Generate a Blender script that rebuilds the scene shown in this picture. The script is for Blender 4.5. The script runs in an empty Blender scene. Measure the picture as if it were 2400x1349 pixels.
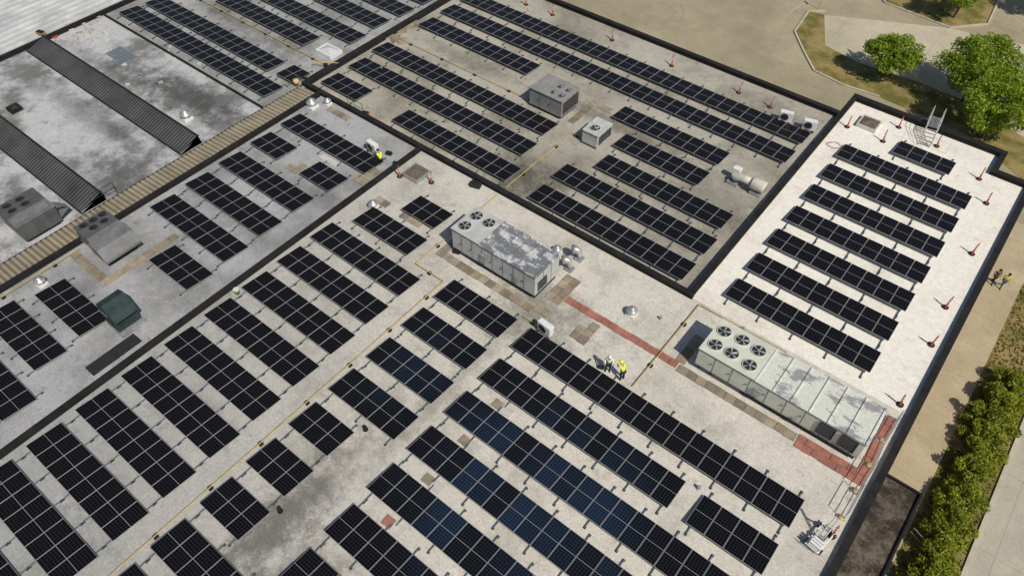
import bpy, math, random
from mathutils import Vector, Matrix
random.seed(7)
sc = bpy.context.scene; COL = sc.collection
R = math.radians
FPX = 1736.0; TH = R(49.7); CT = math.cos(TH); ST = math.sin(TH); H = 36.0
RV = (.781, .6245); FV = (-.6245, .781); G = -7.0

def W(px, py, z=0.0):
    x = px-1200; y = py-674.5; t = (H-z)/(FPX*ST+y*CT)
    r = x*t; f = (FPX*CT-y*ST)*t
    return (r*RV[0]+f*FV[0], r*RV[1]+f*FV[1])

# ------------------------------------------------------------------ materials
def new_mat(name):
    m = bpy.data.materials.new(name); m.use_nodes = True
    nt = m.node_tree; nt.nodes.clear()
    out = nt.nodes.new('ShaderNodeOutputMaterial'); b = nt.nodes.new('ShaderNodeBsdfPrincipled')
    nt.links.new(b.outputs[0], out.inputs[0])
    return m, nt, b
def put(nt, sock, v):
    if hasattr(v, 'links'): nt.links.new(v, sock)
    elif isinstance(v, (tuple, list)):
        sock.default_value = tuple(v)+((1,) if len(v) == 3 and len(sock.default_value) == 4 else ())
    else: sock.default_value = v
def mth(nt, op, a, b=None, clamp=False):
    n = nt.nodes.new('ShaderNodeMath'); n.operation = op; n.use_clamp = clamp
    put(nt, n.inputs[0], a)
    if b is not None: put(nt, n.inputs[1], b)
    return n.outputs[0]
def mix(nt, fac, a, b, blend='MIX'):
    n = nt.nodes.new('ShaderNodeMix'); n.data_type = 'RGBA'; n.blend_type = blend
    put(nt, n.inputs[0], fac); put(nt, n.inputs[6], a); put(nt, n.inputs[7], b)
    return n.outputs[2]
def noise(nt, vec, scale, detail=4, rough=.55):
    n = nt.nodes.new('ShaderNodeTexNoise'); n.inputs['Scale'].default_value = scale
    n.inputs['Detail'].default_value = detail; n.inputs['Roughness'].default_value = rough
    nt.links.new(vec, n.inputs['Vector']); return n.outputs['Fac']
def mrange(nt, v, a, b, c=0., d=1., smooth=False):
    n = nt.nodes.new('ShaderNodeMapRange'); n.clamp = True
    if smooth: n.interpolation_type = 'SMOOTHSTEP'
    put(nt, n.inputs[0], v)
    for i, q in enumerate((a, b, c, d)): n.inputs[i+1].default_value = q
    return n.outputs[0]
def coords(nt): return nt.nodes.new('ShaderNodeTexCoord').outputs['Object']
def geo(nt): return nt.nodes.new('ShaderNodeNewGeometry')
def bump(nt, b, h, strength=.3, dist=.02):
    n = nt.nodes.new('ShaderNodeBump'); n.inputs['Strength'].default_value = strength
    n.inputs['Distance'].default_value = dist
    nt.links.new(h, n.inputs['Height']); nt.links.new(n.outputs[0], b.inputs['Normal'])
def sepx(nt, v):
    n = nt.nodes.new('ShaderNodeSeparateXYZ'); nt.links.new(v, n.inputs[0]); return n.outputs
def obrand(nt): return nt.nodes.new('ShaderNodeObjectInfo').outputs['Random']
def mulg(nt, c, g):
    cc = nt.nodes.new('ShaderNodeCombineColor')
    for i in range(3): nt.links.new(g, cc.inputs[i])
    return mix(nt, 1., c, cc.outputs[0], 'MULTIPLY')

def simple(name, c, rough=.6, metal=0., var=.25, scale=3., rnd=0., spec=.5):
    m, nt, b = new_mat(name); v = geo(nt).outputs['Position']
    f = noise(nt, v, scale, 5, .6)
    f = mrange(nt, f, .3, .7, 1-var, 1+var*.6)
    if rnd:
        r_ = mrange(nt, obrand(nt), 0, 1, 1-rnd, 1+rnd); f = mth(nt, 'MULTIPLY', f, r_)
    put(nt, b.inputs['Base Color'], mulg(nt, tuple(c)+(1,), f))
    b.inputs['Roughness'].default_value = rough; b.inputs['Metallic'].default_value = metal
    b.inputs['Specular IOR Level'].default_value = spec
    return m

def roof_mat(name, light, dark, lo, hi, scale, stains=(), shade_grad=None, speck=.28, scuff=.6):
    m, nt, b = new_mat(name); v = geo(nt).outputs['Position']; s = sepx(nt, v)
    n1 = noise(nt, v, scale, 9, .68)
    f1 = mrange(nt, n1, lo, hi, 0, 1, True)
    c = mix(nt, f1, dark+(1,), light+(1,))
    c = mix(nt, mrange(nt, noise(nt, v, scale*4.3, 9, .76), .55, .65, 0, scuff), c, (dark[0]*.8, dark[1]*.8, dark[2]*.8, 1))
    c = mix(nt, mrange(nt, noise(nt, v, scale*2.1, 8, .74), .58, .68, 0, .65), c, tuple(min(.9, q*1.22) for q in light)+(1,))
    for (sx, sy, rx, ry, st) in stains:
        dx = mth(nt, 'DIVIDE', mth(nt, 'SUBTRACT', s[0], sx), rx); dy = mth(nt, 'DIVIDE', mth(nt, 'SUBTRACT', s[1], sy), ry)
        d = mth(nt, 'SQRT', mth(nt, 'ADD', mth(nt, 'MULTIPLY', dx, dx), mth(nt, 'MULTIPLY', dy, dy)))
        d = mth(nt, 'ADD', d, mth(nt, 'MULTIPLY', mth(nt, 'SUBTRACT', noise(nt, v, .8, 9, .8), .5), 3.2))
        c = mix(nt, mrange(nt, d, .1, 1.3, st, 0, True), c, (dark[0]*.48, dark[1]*.48, dark[2]*.48, 1))
    g = mrange(nt, noise(nt, v, 2.6, 6, .8), .3, .7, .84, 1.1)
    g2 = mrange(nt, noise(nt, v, 8., 4, .85), .3, .7, 1-speck, 1+speck*.7)
    g = mth(nt, 'MULTIPLY', g, g2)
    c = mulg(nt, c, g)
    if shade_grad:  # darkens the albedo toward one end, painting in soft cloud shade
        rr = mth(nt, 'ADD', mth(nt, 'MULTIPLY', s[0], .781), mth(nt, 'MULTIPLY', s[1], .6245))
        shade_tint = mix(nt, mrange(nt, rr, shade_grad[0], shade_grad[1], 0, 1, True), shade_grad[2]+(1,), (1, 1, 1, 1))
        c = mix(nt, 1., c, shade_tint, 'MULTIPLY')
    put(nt, b.inputs['Base Color'], c)
    b.inputs['Roughness'].default_value = .9; b.inputs['Specular IOR Level'].default_value = .15
    bump(nt, b, noise(nt, v, 22., 3, .8), .5, .02)
    return m

M = {}
M['cap'] = simple('black_metal_cap', (.024, .023, .023), .85, .0, .4, 1.2, 0, .15)
M['wall'] = simple('brick_brown', (.16, .13, .11), .85)
M['roofL'] = roof_mat('roof_left', (.45, .45, .455), (.29, .29, .29), .34, .6, .22, [(-38, 11, 6, 2.0, .45), (-36, 22, 6, 1.2, .45), (-38, 16.8, 5, 1.0, .4), (-40, 4.5, 2, 4, .35)])  # left roofs kept greyer: cloud shade is put into their base colour
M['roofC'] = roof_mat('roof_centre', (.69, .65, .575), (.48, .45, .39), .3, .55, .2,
                      [(-18.6, 4.5, 1.6, 6, .95), (-15.8, 1.5, 2.0, 5, .85), (-17, 24.5, 5, 1.6, .6), (-16.3, 22.8, 3.0, 2.4, .75), (-17.2, 15, .9, 7, .45), (-20, 13, 1.2, 9, .2), (-27, 22, 6, 2, .3)], (-27, 3, (.60, .635, .71)))  # last argument paints cool cloud shade over the left part of this deck
M['roofR'] = roof_mat('roof_right', (.90, .855, .77), (.76, .70, .60), .3, .5, .22, [(-7, 30.8, 3, 1.2, .25), (-2, 55.5, 4, 1, .15)], None, .16, .4)
M['roofM'] = roof_mat('roof_middle', (.48, .45, .385), (.26, .238, .192), .30, .60, .16, [(-25, 32.5, 4, 2.6, .95), (-24, 42, 7, 1.0, .6), (-38, 41.5, 6, 1.2, .5), (-13, 39, 7, 4, .45), (-30, 37, 2.5, 2, .4)])
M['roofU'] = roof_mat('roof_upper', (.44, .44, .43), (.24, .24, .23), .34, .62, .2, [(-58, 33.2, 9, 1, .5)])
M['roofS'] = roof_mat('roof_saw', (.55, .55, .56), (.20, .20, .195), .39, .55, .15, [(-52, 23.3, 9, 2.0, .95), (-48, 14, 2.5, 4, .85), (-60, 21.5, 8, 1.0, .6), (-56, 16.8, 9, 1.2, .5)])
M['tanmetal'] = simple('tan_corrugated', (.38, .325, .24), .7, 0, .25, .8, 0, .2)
M['tanpan_shade'] = simple('tan_corrugated_pan_shade', (.20, .165, .115), .8, 0, .25, .8, 0, .2)  # darker groove colour, paints the shade between ribs
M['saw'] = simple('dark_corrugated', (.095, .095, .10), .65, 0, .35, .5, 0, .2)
M['sawpan_shade'] = simple('dark_corrugated_pan_shade', (.03, .03, .033), .7, 0, .35, .5, 0, .2)  # groove shade of the dark ribs, painted as a darker material
M['whitemetal'] = simple('pale_standing_seam', (.6, .6, .6), .55, .1, .3, .35)
M['alu'] = simple('aluminium', (.62, .62, .62), .35, .6, .15, 4)
M['galv'] = simple('galvanised', (.42, .43, .44), .45, .4, .25, 3)
M['rail'] = simple('rail_metal', (.20, .26, .29), .4, .5, .2, 3)
M['black'] = simple('black_rubber', (.018, .018, .018), .7, 0, .3, 5)
M['cab'] = simple('grey_cabinet', (.52, .53, .51), .5, 0, .2, 1.5)
M['cabg'] = simple('green_cabinet', (.64, .65, .56), .5, 0, .14, 1.2)
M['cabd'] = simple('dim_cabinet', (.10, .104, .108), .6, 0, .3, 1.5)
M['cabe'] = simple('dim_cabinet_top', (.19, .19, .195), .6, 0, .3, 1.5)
M['cabm'] = simple('mid_cabinet', (.29, .285, .28), .5, 0, .2, 1.5)
M['teal'] = simple('teal_box', (.035, .056, .056), .85, 0, .35, 2, 0, .2)
M['white'] = simple('white_paint', (.78, .78, .76), .45, 0, .1, 3)
M['offw'] = simple('ivory_paint', (.62, .60, .52), .5, 0, .15, 3)
M['yellow'] = simple('yellow_pipe', (.58, .43, .15), .6, 0, .25, 1.5)
M['hiviz'] = simple('hiviz_yellow', (.75, .95, .04), .6, 0, .1, 8)
M['hiviz2'] = simple('hiviz_pale', (.9, .95, .7), .6, 0, .05, 8)
M['yshirt'] = simple('yellow_shirt', (.85, .6, .02), .7, 0, .1, 8)
M['orange'] = simple('orange_plastic', (.50, .085, .035), .6, 0, .2, 6)
M['reflect'] = simple('reflective_white', (.7, .66, .6), .4, 0, .1, 6)
M['skin'] = simple('skin', (.5, .3, .2), .6, 0, .1, 20)
M['denim'] = simple('dark_trousers', (.02, .022, .03), .8, 0, .2, 20)
M['blue'] = simple('blue_trousers', (.05, .09, .22), .8, 0, .2, 20)
M['dark'] = simple('dark_cloth', (.03, .03, .035), .8, 0, .2, 20)
M['hair'] = simple('hair', (.04, .025, .015), .8, 0, .2, 20)
M['red'] = simple('red_paver', (.37, .155, .115), .9, 0, .28, 2, .14)
M['tan'] = simple('tan_paver', (.30, .25, .185), .9, 0, .35, 1.5, .28)
M['pale'] = simple('pale_paver', (.52, .51, .48), .9, 0, .2, 2, .15)
M['glassdark'] = simple('bronze_dome', (.16, .13, .10), .15, 0, .35, 2)
M['domew'] = simple('white_dome', (.6, .62, .62), .2, 0, .1, 2)
M['mat'] = simple('dark_mat', (.022, .020, .020), .8, 0, .3, 3)
M['green'] = simple('green_plastic', (.08, .22, .06), .5)
M['bark'] = simple('bark', (.12, .09, .065), .9, 0, .35, 6)
M['concrete'] = simple('kerb_concrete', (.52, .47, .37), .85, 0, .2, 1)
M['sheet'] = simple('blue_grey_sheet', (.22, .27, .31), .4, .3, .2, 2)
M['bag'] = simple('sand_bag_yellow', (.6, .48, .2), .8, 0, .2, 6)
M['wood'] = simple('timber', (.32, .2, .1), .8, 0, .3, 3)
M['canopy'] = roof_mat('canopy_roof', (.17, .14, .11), (.045, .037, .03), .42, .6, .5)
M['signw'] = simple('sign_white', (.8, .8, .8), .4, 0, .05, 3)
M['signr'] = simple('sign_red', (.5, .03, .03), .4, 0, .05, 3)
M['cable'] = simple('red_cable', (.3, .05, .04), .6)

def peel(name, paint, bare, lo, hi):
    m, nt, b = new_mat(name); v = geo(nt).outputs['Position']
    mp = nt.nodes.new('ShaderNodeMapping'); mp.inputs['Scale'].default_value = (.8, 1.5, 1); nt.links.new(v, mp.inputs[0])
    f = mrange(nt, noise(nt, mp.outputs[0], .9, 9, .68), lo, hi)
    c = mix(nt, f, bare+(1,), paint+(1,)); g = mrange(nt, noise(nt, v, 6, 4, .7), .3, .7, .85, 1.1)
    put(nt, b.inputs['Base Color'], mulg(nt, c, g)); b.inputs['Roughness'].default_value = .6
    return m
M['peel1'] = peel('peeling_grey_top', (.60, .61, .61), (.19, .20, .215), .50, .57)
M['peel2'] = peel('peeling_pale_top', (.68, .69, .62), (.33, .32, .33), .42, .48)

def glass_mat():
    m, nt, b = new_mat('solar_cells'); s = sepx(nt, coords(nt))
    def line(v, off, per, w):
        q = mth(nt, 'FRACT', mth(nt, 'DIVIDE', mth(nt, 'SUBTRACT', v, off), per))
        return mth(nt, 'GREATER_THAN', mth(nt, 'ABSOLUTE', mth(nt, 'SUBTRACT', q, .5)), .5-w)
    l = mth(nt, 'MAXIMUM', line(s[0], .03, .16, .035), line(s[1], -.99, .158, .035))
    rnd = obrand(nt); p = sepx(nt, geo(nt).outputs['Position'])
    def sky_zone(cx, cy, r):
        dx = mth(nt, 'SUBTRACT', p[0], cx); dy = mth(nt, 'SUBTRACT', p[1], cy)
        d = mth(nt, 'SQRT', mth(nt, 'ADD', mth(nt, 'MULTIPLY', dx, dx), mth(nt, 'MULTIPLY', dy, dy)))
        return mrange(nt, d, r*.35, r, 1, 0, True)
    z = mth(nt, 'MAXIMUM', sky_zone(-9.5, 13, 8), mth(nt, 'MULTIPLY', sky_zone(-20.5, 15.5, 4.5), .45))  # blue patches painted into the cell colour as sky reflections
    sky_bl = mth(nt, 'MULTIPLY', mrange(nt, rnd, .2, .95, .1, 1), z)
    c = mix(nt, sky_bl, (.0045, .0047, .006, 1), (.008, .019, .044, 1))
    c = mix(nt, l, c, mix(nt, sky_bl, (.045, .046, .05, 1), (.07, .09, .125, 1)))
    mid = mth(nt, 'LESS_THAN', mth(nt, 'ABSOLUTE', mth(nt, 'ADD', s[1], .99)), .013)
    c = mix(nt, mid, c, (.28, .29, .30, 1))
    put(nt, b.inputs['Base Color'], c)
    b.inputs['Roughness'].default_value = .25; b.inputs['Specular IOR Level'].default_value = .12
    return m
M['cells'] = glass_mat()
M['frame'] = simple('panel_frame', (.38, .38, .39), .4, .2, .1, 3)

def leaf_mat(name, c1, c2):
    m, nt, b = new_mat(name); g = geo(nt)
    f = g.outputs['Random Per Island']
    n = mrange(nt, noise(nt, g.outputs['Position'], .9, 3, .6), .35, .65)
    c = mix(nt, mth(nt, 'ADD', mth(nt, 'MULTIPLY', f, .5), mth(nt, 'MULTIPLY', n, .5)), c1+(1,), c2+(1,))
    put(nt, b.inputs['Base Color'], c); b.inputs['Roughness'].default_value = .6
    tr = nt.nodes.new('ShaderNodeBsdfTranslucent'); nt.links.new(c, tr.inputs[0])
    ms = nt.nodes.new('ShaderNodeMixShader'); ms.inputs[0].default_value = .4
    nt.links.new(b.outputs[0], ms.inputs[1]); nt.links.new(tr.outputs[0], ms.inputs[2])
    out = [x for x in nt.nodes if x.type == 'OUTPUT_MATERIAL'][0]; nt.links.new(ms.outputs[0], out.inputs[0])
    return m
M['leaf'] = leaf_mat('tree_leaves', (.12, .22, .012), (.42, .52, .035))
M['leafh'] = leaf_mat('hedge_leaves', (.10, .17, .012), (.46, .47, .04))
M['leafg'] = leaf_mat('weed_leaves', (.12, .12, .03), (.3, .26, .08))

def ground_mat(name, c1, c2, lo, hi, sc1, joint=None, crack=0., jf=.5):
    m, nt, b = new_mat(name); v = geo(nt).outputs['Position']; s = sepx(nt, v)
    c = mix(nt, mrange(nt, noise(nt, v, sc1, 8, .62), lo, hi, 0, 1, True), c1+(1,), c2+(1,))
    g = mrange(nt, noise(nt, v, 5, 6, .8), .3, .7, .84, 1.12)
    g = mth(nt, 'MULTIPLY', g, mrange(nt, noise(nt, v, .45, 8, .7), .35, .65, .88, 1.06))
    c = mulg(nt, c, g)
    if joint:
        jl = 0.
        for ax, per in joint:
            q = mth(nt, 'FRACT', mth(nt, 'DIVIDE', s[ax], per))
            l = mth(nt, 'GREATER_THAN', mth(nt, 'ABSOLUTE', mth(nt, 'SUBTRACT', q, .5)), .5-.02/per)
            jl = mth(nt, 'MAXIMUM', jl, l)
        c = mix(nt, mth(nt, 'MULTIPLY', jl, jf), c, (.1, .085, .06, 1))
    if crack:
        vo = nt.nodes.new('ShaderNodeTexVoronoi'); vo.feature = 'DISTANCE_TO_EDGE'; vo.inputs['Scale'].default_value = .06
        wv = nt.nodes.new('ShaderNodeTexNoise'); wv.inputs['Scale'].default_value = .3; wv.inputs['Detail'].default_value = 6
        nt.links.new(v, wv.inputs['Vector'])
        ad = nt.nodes.new('ShaderNodeVectorMath'); ad.operation = 'MULTIPLY_ADD'
        nt.links.new(wv.outputs['Color'], ad.inputs[0]); ad.inputs[1].default_value = (5, 5, 0); nt.links.new(v, ad.inputs[2])
        nt.links.new(ad.outputs[0], vo.inputs['Vector'])
        c = mix(nt, mrange(nt, vo.outputs['Distance'], 0, .0035, crack, 0), c, (.1, .085, .06, 1))
    put(nt, b.inputs['Base Color'], c); b.inputs['Roughness'].default_value = .92; b.inputs['Specular IOR Level'].default_value = .2
    bump(nt, b, noise(nt, v, 14, 4, .8), .4, .03)
    return m
M['lot'] = ground_mat('parking_asphalt', (.345, .30, .205), (.44, .385, .265), .35, .65, .07, None, .3)
M['grass'] = ground_mat('dry_grass', (.15, .145, .035), (.32, .24, .10), .38, .6, .45)
M['walk'] = ground_mat('pavement', (.44, .36, .235), (.54, .445, .30), .35, .65, .2, [(1, 3.2)], 0, .3)
M['pad'] = ground_mat('concrete_pad', (.48, .43, .32), (.58, .52, .39), .35, .65, .15, [(0, 4.5), (1, 4.5)], 0, .4)
M['road'] = ground_mat('pale_road', (.43, .39, .32), (.50, .455, .37), .35, .65, .12, [(0, 4.0), (1, 6.0)], .3, .3)

# ------------------------------------------------------------------ mesh builder
class MB:
    def __init__(s): s.v = []; s.f = []; s.m = []
    def add(s, vs, fs, mi=0):
        o = len(s.v); s.v += [tuple(v) for v in vs]; s.f += [tuple(i+o for i in f) for f in fs]; s.m += [mi]*len(fs)
    def box(s, x0, x1, y0, y1, z0, z1, mi=0, T=None):
        vs = [Vector(p) for p in ((x0,y0,z0),(x1,y0,z0),(x1,y1,z0),(x0,y1,z0),(x0,y0,z1),(x1,y0,z1),(x1,y1,z1),(x0,y1,z1))]
        if T is not None: vs = [T @ v for v in vs]
        s.add(vs, [(3,2,1,0),(4,5,6,7),(0,1,5,4),(1,2,6,5),(2,3,7,6),(3,0,4,7)], mi); return s
    def tube(s, pts, r, n=8, mi=0, caps=True):
        pts = [Vector(p) for p in pts]; rs = r if isinstance(r, (list, tuple)) else [r]*len(pts)
        vs = []; k = len(pts)
        for i, p in enumerate(pts):
            d = (pts[min(i+1, k-1)]-pts[max(i-1, 0)]).normalized()
            a = Vector((0,0,1)) if abs(d.z) < .9 else Vector((1,0,0))
            u = d.cross(a).normalized(); w = d.cross(u).normalized()
            for j in range(n):
                t = 2*math.pi*j/n; vs.append(p+(u*math.cos(t)+w*math.sin(t))*rs[i])
        fs = []
        for i in range(k-1):
            for j in range(n):
                a = i*n+j; b = i*n+(j+1) % n; fs.append((a, a+n, b+n, b))
        if caps: fs.append(tuple(range(n))); fs.append(tuple((k-1)*n+j for j in range(n-1, -1, -1)))
        s.add(vs, fs, mi); return s
    def lathe(s, prof, cx=0, cy=0, n=20, mi=0, T=None):
        vs = []
        for (r, z) in prof:
            for j in range(n):
                t = 2*math.pi*j/n; v = Vector((cx+r*math.cos(t), cy+r*math.sin(t), z))
                vs.append(T @ v if T is not None else v)
        fs = []
        for i in range(len(prof)-1):
            for j in range(n):
                a = i*n+j; b = i*n+(j+1) % n; fs.append((a, b, b+n, a+n))
        s.add(vs, fs, mi); return s
    def prism(s, poly, z0, z1, mi=0):
        n = len(poly)
        area = sum(poly[i][0]*poly[(i+1) % n][1]-poly[(i+1) % n][0]*poly[i][1] for i in range(n))
        if area < 0: poly = poly[::-1]
        vs = [(p[0], p[1], z0) for p in poly]+[(p[0], p[1], z1) for p in poly]
        fs = [tuple(range(n-1, -1, -1)), tuple(range(n, 2*n))]+[(i, (i+1) % n, n+(i+1) % n, n+i) for i in range(n)]
        s.add(vs, fs, mi); return s
    def sheet(s, poly, z, mi=0):
        n = len(poly)
        area = sum(poly[i][0]*poly[(i+1) % n][1]-poly[(i+1) % n][0]*poly[i][1] for i in range(n))
        if area < 0: poly = poly[::-1]
        s.add([(p[0], p[1], z) for p in poly], [tuple(range(n))], mi); return s
    def mesh(s, name, mats, smooth=False):
        me = bpy.data.meshes.new(name); me.from_pydata(s.v, [], s.f)
        if not isinstance(mats, (list, tuple)): mats = [mats]
        for m in mats: me.materials.append(m)
        me.polygons.foreach_set('material_index', s.m)
        if smooth: me.polygons.foreach_set('use_smooth', [True]*len(s.f))
        me.update(); return me
    def build(s, name, mats, parent=None, loc=(0,0,0), smooth=False, bevel=0):
        return link(name, s.mesh(name, mats, smooth), parent, loc, bevel)
def link(name, me, parent=None, loc=(0,0,0), bevel=0):
    o = bpy.data.objects.new(name, me); COL.objects.link(o); o.location = loc
    if parent: o.parent = parent
    if bevel:
        md = o.modifiers.new('b', 'BEVEL'); md.width = bevel; md.segments = 2; md.limit_method = 'ANGLE'
    return o
def tag(o, label, cat, group=None):
    o['label'] = label; o['category'] = cat
    if group: o['group'] = group
    return o
def thing(name, label, cat, loc, rz=0, group=None):
    o = bpy.data.objects.new(name, None); COL.objects.link(o); o.location = loc; o.rotation_euler = (0, 0, rz)
    o.empty_display_size = .3
    return tag(o, label, cat, group)
def struct(o): o['kind'] = 'structure'; return o
def copy_tree(o, parent=None):
    c = o.copy(); COL.objects.link(c); c.parent = parent
    for ch in [q for q in o.children]: copy_tree(ch, c)
    return c

# ------------------------------------------------------------------ ground
g = MB(); g.sheet([(-400,-300),(400,-300),(400,500),(-400,500)], G); struct(g.build('ground', M['lot']))
def gpoly(name, pts, z, mat):
    m = MB(); m.sheet([W(p[0], p[1], G) for p in pts], G+z); return struct(m.build(name, mat))
gpoly('grass', [(1897,26),(1862,75),(1885,125),(1908,167),(1975,200),(2060,228),(2260,310),(2420,440),(2420,335),(2280,245),(2150,192),(2010,147),(1934,107),(1932,36)], .03, M['grass'])
gpoly('concrete_pad', [(1932,36),(1934,107),(2010,147),(2150,192),(2280,245),(2420,335),(2600,330),(2600,150),(2220,66)], .02, M['pad'])
gpoly('grass', [(2040,-30),(2075,8),(2225,64),(2310,56),(2350,-30)], .03, M['grass'])
m = MB(); m.sheet([(4.0,10),(7.5,10),(7.5,60),(4.0,60)], G+.02); struct(m.build('pavement', M['walk']))
m = MB(); m.sheet([(7.5,10),(10.7,10),(10.7,66),(7.5,60)], G+.03); struct(m.build('planting_bed', M['grass']))
m = MB(); m.sheet([(10.95,5),(40,5),(40,62),(10.95,62)], G+.012); struct(m.build('road', M['road']))
def kerb(pts, w=.2):
    m = MB(); P = [Vector(p).to_3d() for p in pts]
    for a, b in zip(P[:-1], P[1:]):
        d = (b-a); L = d.length; an = math.atan2(d.y, d.x)
        m.box(0, L, -w/2, w/2, G, G+.14, 0, Matrix.Translation(a) @ Matrix.Rotation(an, 4, 'Z'))
    struct(m.build('kerb', M['concrete']))
kerb([W(1932,28,G), W(1895,28,G), W(1862,75,G), W(1885,125,G), W(1908,167,G), W(1975,200,G), W(2060,228,G)])
kerb([(10.82,5),(10.82,62)])
kerb([W(2040,-30,G), W(2075,8,G), W(2225,66,G), W(2315,58,G), W(2355,-30,G)])
m = MB()
for (p, q) in (((1560,-5),(1610,12)), ((1690,-8),(1725,2)), ((1890,5),(1850,30)), ((2340,70),(2400,120)), ((2370,30),(2420,60))):
    a = Vector(W(p[0], p[1], G)); b = Vector(W(q[0], q[1], G)); d = (b-a).normalized(); nn = Vector((-d.y, d.x))*.06
    m.sheet([a+nn, b+nn, b-nn, a-nn], G+.03)
struct(m.build('painted_marking', M['concrete']))

# ------------------------------------------------------------------ building
B = thing('flat_roofed_building', 'large flat-roofed building whose roofs carry long rows of solar panels', 'building', (0,0,0))
FP = [(-125,-40),(4.3,-40),(4.3,54.6),(1.75,54.6),(1.75,57.1),(-10,57.1),(-10,54.1),(-125,54.1)]
MB().prism(FP, G, -.03).build('wall', M['wall'], B)
def deck(name, poly, mat):
    MB().prism(poly, -.02, 0).build(name, mat, B)
rect = lambda a, b, c, d: [(a,c),(b,c),(b,d),(a,d)]
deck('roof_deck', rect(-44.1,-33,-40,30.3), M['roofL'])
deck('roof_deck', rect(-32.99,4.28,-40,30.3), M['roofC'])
deck('roof_deck', [(-9.9,30.31),(4.28,30.31),(4.28,54.58),(1.73,54.58),(1.73,57.08),(-9.9,57.08)], M['roofR'])
deck('roof_deck', rect(-46.0,-9.91,30.31,54.08), M['roofM'])
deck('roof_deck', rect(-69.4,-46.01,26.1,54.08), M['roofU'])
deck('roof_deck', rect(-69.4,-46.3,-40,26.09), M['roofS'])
def par(x0, x1, y0, y1, h, name='parapet'):
    m = MB(); m.box(x0+.04, x1-.04, y0, y1, .001, h-.06) if (x1-x0) < (y1-y0) else m.box(x0, x1, y0+.04, y1-.04, .001, h-.06)
    m.box(x0, x1, y0, y1, h-.06, h)
    if (x1-x0) > (y1-y0):
        n = int((x1-x0)/3)
        for k in range(1, n): q = x0+(x1-x0)*k/n; m.box(q-.04, q+.04, y0-.006, y1+.006, h-.05, h+.008)
    else:
        n = int((y1-y0)/3)
        for k in range(1, n): q = y0+(y1-y0)*k/n; m.box(x0-.006, x1+.006, q-.04, q+.04, h-.05, h+.008)
    m.build(name, M['cap'], B)
par(3.92, 4.32, -40, 54.1, .26)
par(1.4, 4.32, 54.12, 54.62, .35)
par(1.4, 1.8, 54.64, 56.6, .35)
par(-10.05, 1.8, 56.62, 57.12, .4)
par(-10.05, -9.65, 30.52, 56.6, .38)
par(-46.35, -9.65, 30.1, 30.5, .36)
par(-33.2, -32.82, -40, 30.08, .30)
par(-44.35, -44.0, -40, 30.08, .34)
par(-46.4, -45.85, 30.52, 53.65, .40)
par(-69.6, -10.07, 53.67, 54.12, .40)
par(-69.2, -46.37, 25.97, 26.13, .2)
par(-69.6, -69.22, -40, 53.65, .35)
MB().box(-45.8, -10.1, 30.54, 30.62, .002, .12).build('flashing', M['galv'], B)
MB().box(-10.2, -10.11, 30.65, 53.5, .002, .12).build('flashing', M['galv'], B)
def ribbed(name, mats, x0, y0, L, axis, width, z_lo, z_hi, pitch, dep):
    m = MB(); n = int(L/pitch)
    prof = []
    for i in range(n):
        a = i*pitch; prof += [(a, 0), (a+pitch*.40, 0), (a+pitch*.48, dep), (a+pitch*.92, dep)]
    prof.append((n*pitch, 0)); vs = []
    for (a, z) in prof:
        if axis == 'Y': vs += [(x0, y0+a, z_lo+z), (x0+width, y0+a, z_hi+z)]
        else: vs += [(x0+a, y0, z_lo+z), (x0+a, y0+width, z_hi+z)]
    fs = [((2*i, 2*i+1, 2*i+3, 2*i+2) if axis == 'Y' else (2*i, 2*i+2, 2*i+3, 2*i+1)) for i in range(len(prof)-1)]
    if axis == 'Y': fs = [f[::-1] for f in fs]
    m.add(vs, fs); m.m = [1 if i % 4 == 0 else 0 for i in range(len(fs))]  # grooves get the darker material that paints rib shading
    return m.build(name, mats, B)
ribbed('metal_roof_strip', [M['tanmetal'], M['tanpan_shade']], -46.3, -40, 70, 'Y', 1.92, .08, .26, .36, .05)
MB().box(-46.36,-46.3,-40,30.05,.002,.13).build('strip_edge', M['cap'], B)
m = MB(); m.sheet(rect(-124,-69.62,-40,54), .0)
for k in range(60): m.box(-69.9-.9*k, -69.82-.9*k, -40, 54, .004, .1)
m.build('standing_seam_roof', M['whitemetal'], B)
for y0 in (18.55, 10.45, 2.0):
    ribbed('saw_tooth_slope', [M['saw'], M['sawpan_shade']], -69.0, y0, 22.4, 'X', 1.72, .10, .66, .30, .025)
    e = MB()
    for xx in (-69.02, -46.62): e.add([(xx,y0,0),(xx,y0+1.85,0),(xx,y0+1.75,.65),(xx,y0,.09)], [(0,1,2,3),(3,2,1,0)])
    e.add([(-69,y0+1.75,.68),(-46.62,y0+1.75,.68),(-46.62,y0+1.86,.0),(-69,y0+1.86,.0)], [(0,1,2,3),(3,2,1,0)])
    e.box(-69.05,-46.6,y0+1.68,y0+1.82,.70,.75); e.box(-69.05,-46.6,y0-.08,y0,.002,.13)
    e.build('saw_tooth_end', M['cap'], B)
c = MB(); c.box(4.32, 6.55, 15, 28.2, -3.25, -3.05); c.build('canopy_roof', M['canopy'], B)
c = MB(); c.box(6.56, 6.68, 15, 28.34, -3.3, -2.9); c.box(4.33, 6.55, 28.21, 28.34, -3.3, -2.9); c.build('canopy_rim', M['cap'], B)
for y in (16, 22, 28): MB().box(6.3, 6.5, y-.1, y+.1, G, -3.26).build('canopy_post', M['cap'], B)

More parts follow.
